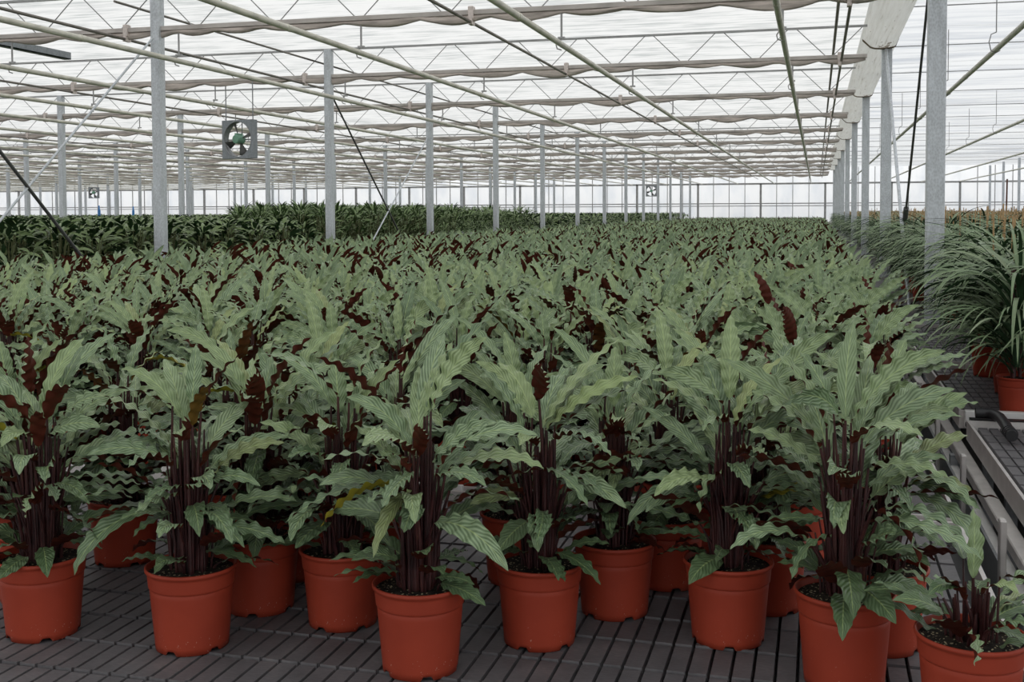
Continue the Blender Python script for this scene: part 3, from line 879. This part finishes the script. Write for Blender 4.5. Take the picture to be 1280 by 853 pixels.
# the dense bed behind
y = 3.98; row = 0
bed = []
while y < YB - 1.5:
    x = (.20 if y < 6 else .26) - (row % 2) * .14
    while x > -6.6:
        bed.append((x + rnd.uniform(-.045, .045), y + rnd.uniform(-.045, .045)))
        x -= .285
    y += .262; row += 1
c0, s0 = cos(.263), sin(.263)
def view(x, y):
    return x * c0 + y * s0, -x * s0 + y * c0
vis = [p for p in bed if abs(view(*p)[0]) < .47 * view(*p)[1] + .35]
vis.sort(key=lambda p: view(*p)[1])
n_ind = 300 - len(FRONT) - 1 - len(cand)
near, far = vis[:n_ind], vis[n_ind:]
for i, (x, y, _) in enumerate(cand):
    place(PH[(i * 5 + 2) % 9], x, y, rnd.uniform(-.9, .9), 'calathea in the shade of the front bench just behind the front pots', 'calatheas at the back of the front bench', rnd.uniform(.95, 1.02))
for i, (x, y) in enumerate(near):
    d = view(x, y)[1]
    pr = PH[rnd.randrange(9)] if d < 5.0 else PMID[rnd.randrange(8)]
    if d < 6.5 and x > -.2: pr = PH[9 + rnd.randrange(3)]
    side = 'near its aisle edge' if x > -.6 else 'in its middle' if view(x, y)[0] > -.25 * d else 'towards its dark-plant side'
    place(pr, x, y, rnd.uniform(-.9, .9), 'ruffled green and maroon calathea deep in the dense bed, %s' % side, 'calatheas of the dense bed %s' % side, rnd.uniform(.94, 1.06))

def tiled(name, protos, spots, mat, sizes=(.92, 1.08), turn=pi):
    A = [p.arrays() for p in protos]
    Vs, Fs, Us, Ts = [], [], [], []; nv = 0
    for (x, y) in spots:
        V, F, U, T = A[rnd.randrange(len(A))]
        a = rnd.uniform(-turn, turn); c, s_ = cos(a), sin(a); k_ = rnd.uniform(*sizes)
        W = np.stack([V[:, 0] * c - V[:, 1] * s_ + x, V[:, 0] * s_ + V[:, 1] * c + y, V[:, 2] * k_], 1)
        Vs.append(W); Fs.append(F + nv); Us.append(U); Ts.append(T); nv += len(V)
    return np_mesh(name, np.concatenate(Vs), np.concatenate(Fs), np.concatenate(Us), np.concatenate(Ts), mat)
LOW = [calathea(300 + i, 9, 2, ntop=30, nmid=5, nbase=0, stems=False, wl=.09, ls=.84)[0] for i in range(6)]
LOW2 = [calathea(330 + i, 4, 2, ntop=26, nmid=0, nbase=0, stems=False, wl=.3, ls=.84)[0] for i in range(6)]
o = put('calathea_foliage', tiled('calathea_foliage', LOW, [p for p in far if view(*p)[1] < 20], M['calathea_leaf'], turn=.9), kind='stuff', label='mass of calathea leaves beyond the nearest plants of the bed', category='foliage')
o = put('distant_calathea_foliage', tiled('distant_calathea_foliage', LOW2, [p for p in far if view(*p)[1] >= 20], M['calathea_leaf'], turn=.9), kind='stuff', label='far calathea leaves reaching back to the end wall', category='foliage')

# ------------------------------------------------------------------ dark plants left of the bed
def dark_plant(seed, nl, nu, tall=1.0, nleaf=64, airy=False):
    rnd = random.Random(seed); L = Leaves()
    for i in range(nleaf):
        az = i * 2.4 + rnd.uniform(-.5, .5); q = rnd.random()
        z = (.42 + .42 * (1 - q * q)) * tall; r = .05 + .16 * q
        b = (r * cos(az), r * sin(az), z)
        if airy:
            L.leaf(b, az, radians(rnd.uniform(10, 75)), rnd.uniform(.14, .24), rnd.uniform(.018, .03), arch=rnd.uniform(.4, 1.1), roll=rnd.gauss(0, .4), nl=nl, nu=nu, tint=(max(0, rnd.gauss(.4, .3)), 0, rnd.random()))
        else:
            L.leaf(b, az, radians(rnd.uniform(0, 65)), rnd.uniform(.13, .24), rnd.uniform(.035, .06), arch=rnd.uniform(.6, 1.3), roll=rnd.gauss(0, .5), nl=nl, nu=nu, tint=(max(0, rnd.gauss(.05, .22)), 0, rnd.random()), shape='oval')
    return L
def stalk_mesh(tall):
    m = MB(); rnd = random.Random(4)
    for i in range(7):
        az = i * .9; m.tube([(.02 * cos(az), .02 * sin(az), .16), (.1 * cos(az), .1 * sin(az), .8 * tall)], [.008, .004], 5, False)
    return m.mesh('stem', M['green_stem'])
STK = [stalk_mesh(1.0), stalk_mesh(1.15)]
def dark_thing(L, mat, stk, nm, cat='plant'):
    t = thing(nm, '', cat)
    put('pot', POT, t); put('stem', stk, t); put('foliage', np_mesh('foliage', *L.arrays(), mat), t)
    return t
DK = [dark_thing(dark_plant(400 + i, 6, 2), M['dark_leaf'], STK[0], 'dark_leaved_plant') for i in range(5)]
AI = [dark_thing(dark_plant(440 + i, 6, 2, 1.18, 80, True), M['pale_leaf'], STK[1], 'feathery_leaved_plant') for i in range(4)]
dspots = []
for b in range(NB):
    X1 = XL - .5 - BAY * b
    y = 8.4; row = 0
    stp = .36 if b < 1 else .46
    while y < YB - 1.5:
        x = X1 - (row % 2) * .18
        while x > XL - BAY * (b + 1) + .25:
            px, py = x + rnd.uniform(-.07, .07), y + rnd.uniform(-.07, .07)
            vx, vd = view(px, py)
            if abs(vx) < .46 * vd + .4: dspots.append((px, py, vd))
            x -= stp
        y += stp; row += 1
dspots.sort(key=lambda p: p[2])
def airyzone(x, y): return 16.0 < y < 30 and x > -14.6 and (x + 7.2) > -.42 * (y - 12)
ni = na = 0; dfar = []; afar = []
for (x, y, d) in dspots:
    if airyzone(x, y):
        if na < 150:
            na += 1; place(AI[rnd.randrange(4)], x, y, rnd.uniform(0, 6.28), 'tall feathery pale green plant rising behind the calathea bed', 'feathery plants left of the bed', rnd.uniform(.95, 1.08))
        else: afar.append((x, y))
    else:
        if ni < 220:
            ni += 1; place(DK[rnd.randrange(5)], x, y, rnd.uniform(0, 6.28), 'dark green broad-leaved plant in the mass left of the calathea bed', 'dark plants left of the bed', rnd.uniform(.92, 1.05))
        else: dfar.append((x, y))
dfar = [p for p in dfar if view(*p)[1] < 40 or rnd.random() < .6]
o = put('dark_foliage', tiled('dark_foliage', [dark_plant(470 + i, 3, 2, nleaf=30) for i in range(4)], dfar, M['dark_leaf'], (.88, 1.06)), kind='stuff', label='mass of dark leaves reaching back to the far left', category='foliage')
if afar: put('feathery_foliage', tiled('feathery_foliage', [dark_plant(480 + i, 3, 2, 1.18, 50, True) for i in range(4)], afar, M['pale_leaf']), kind='stuff', label='far feathery pale green foliage', category='foliage')
# blue markers
for x, y, lab in [(-24.6, 35.0, 'small blue plastic marker sticking out of the dark plants far left'), (-27.2, 41.0, 'faint blue sleeve low on a far left post')]:
    m = MB(); m.tube([(0, 0, .6), (0, 0, 1.12)], .05, 10); m.lathe([(.05, 1.12), (.03, 1.18), (.025, 1.3), (.0, 1.31)], 10)
    o = m.build('plastic_marker', M['blue'], label=lab, category='marker'); o.location = (x, y, 0)

# ------------------------------------------------------------------ long-leaved plants right of the aisle
def strap_plant(seed, nl, nleaf=170, tan=0):
    rnd = random.Random(seed); L = Leaves()
    for i in range(nleaf):
        az = i * 2.39996 + rnd.uniform(-.4, .4)
        z = rnd.uniform(.2, .66); r = rnd.uniform(.01, .05)
        ln = rnd.uniform(.42, .68)
        L.leaf((r * cos(az), r * sin(az), z), az, radians(rnd.uniform(35, 72)), ln, rnd.uniform(.018, .028), arch=rnd.uniform(1.3, 2.4), roll=rnd.gauss(0, .3),
               nl=nl, nu=2, fold=.25, tint=(max(0, rnd.gauss(.12, .22)), 0, rnd.random()), shape='strap', sway=rnd.uniform(-.3, .3))
    for i in range(tan):      # dry tan tips
        az = i * 2.4; L.leaf((.06 * cos(az), .06 * sin(az), .82), az, 1.3, rnd.uniform(.08, .16), .022, arch=.5, nl=3, nu=2, tint=(0, 1, .5), shape='strap')
    return L
def cane_mesh(seed):
    m = MB(); rnd = random.Random(seed)
    for i in range(4):
        a = rnd.uniform(0, 6.28)
        m.tube([(.03 * cos(a), .03 * sin(a), .16), (.035 * cos(a), .035 * sin(a), .72)], [.009, .006], 6, False)
    return m.mesh('stem', M['stem'])
stake = MB(); stake.tube([(.03, .01, .1), (.035, .012, .5), (.03, .01, 1.0)], .0055, 6); stake = stake.mesh('bamboo_stake', M['bamboo'])
BPOT = POT
def strap_thing(i):
    t = thing('long_leaved_plant', '', 'plant')
    p = put('pot', POT, t); put('soil', SOIL, t)
    put('stem', cane_mesh(i), t); put('foliage', np_mesh('foliage', *strap_plant(500 + i, 14).arrays(), M['strap_leaf']), t)
    put('bamboo_stake', stake, t)
    return t
SP = [strap_thing(i) for i in range(5)]
rspots = []
y = 5.96; row = 0
while y < YB - 1.5:
    x = (1.0 if y < 8.2 else 1.16) + (row % 2) * .12
    while x < 8.0:
        px, py = x + rnd.uniform(-.04, .04), y + rnd.uniform(-.04, .04)
        vx, vd = view(px, py)
        for k_ in range(4):
            ya, yb = (7.62 if k_ == 0 else YR0 + (k_ - 1) * SR), YR0 + k_ * SR
            if ya < py < yb + .1 and px < XR / yb * py + (.36 if k_ == 0 else .27): vx = 99
        if vx < .46 * vd + .45: rspots.append((px, py, vd))
        x += .34
    y += .33 if not (7.3 < y < 7.6) else .45; row += 1
rspots = [p for p in rspots if not (5.56 < p[1] < 5.88 or 7.5 < p[1] < 7.86) and not any(abs(p[0] - XR) < .19 and abs(p[1] - YR0 - k_ * SR) < .2 for k_ in range(9))]
rspots.sort(key=lambda p: p[2])
names = ['long-leaved plant in the terracotta pot nearest the black drain elbow']
for i, (x, y, d) in enumerate(rspots[:140]):
    lab = names[0] if i == 0 else 'tall plant with drooping strap leaves in terracotta pot on the right benches'
    place(SP[rnd.randrange(5)], x, y, rnd.uniform(0, 6.28), lab, None if i == 0 else 'long-leaved plants on the right benches', rnd.uniform(.95, 1.05))
put('strap_foliage', tiled('strap_foliage', [strap_plant(520 + i, 5, 60, 4) for i in range(4)], [p[:2] for p in rspots[140:]], M['strap_leaf']), kind='stuff', label='mass of long strap leaves reaching back on the right', category='foliage')
m = MB(); m.tube([(0, 0, .1), (.02, 0, 1.62)], .016, 8)
o = m.build('stake', M['rust'], label='tall rust-brown stake standing up out of the long-leaved plants', category='stake'); o.location = (3.62, 24.2, 0)
for i in range(90):
    x, y, d = rspots[min(len(rspots) - 1, 145 + i * 7)]
    o = put('bamboo_stake', stake, label='pale bamboo stake among the far long-leaved plants', category='stake', group='far bamboo stakes'); o.location = (x, y, .02 + rnd.uniform(-.03, .06))

for p in PH + PMID + DK + AI + SP + [PS]:
    if p not in used:
        for ch_ in list(p.children): bpy.data.objects.remove(ch_)
        bpy.data.objects.remove(p)
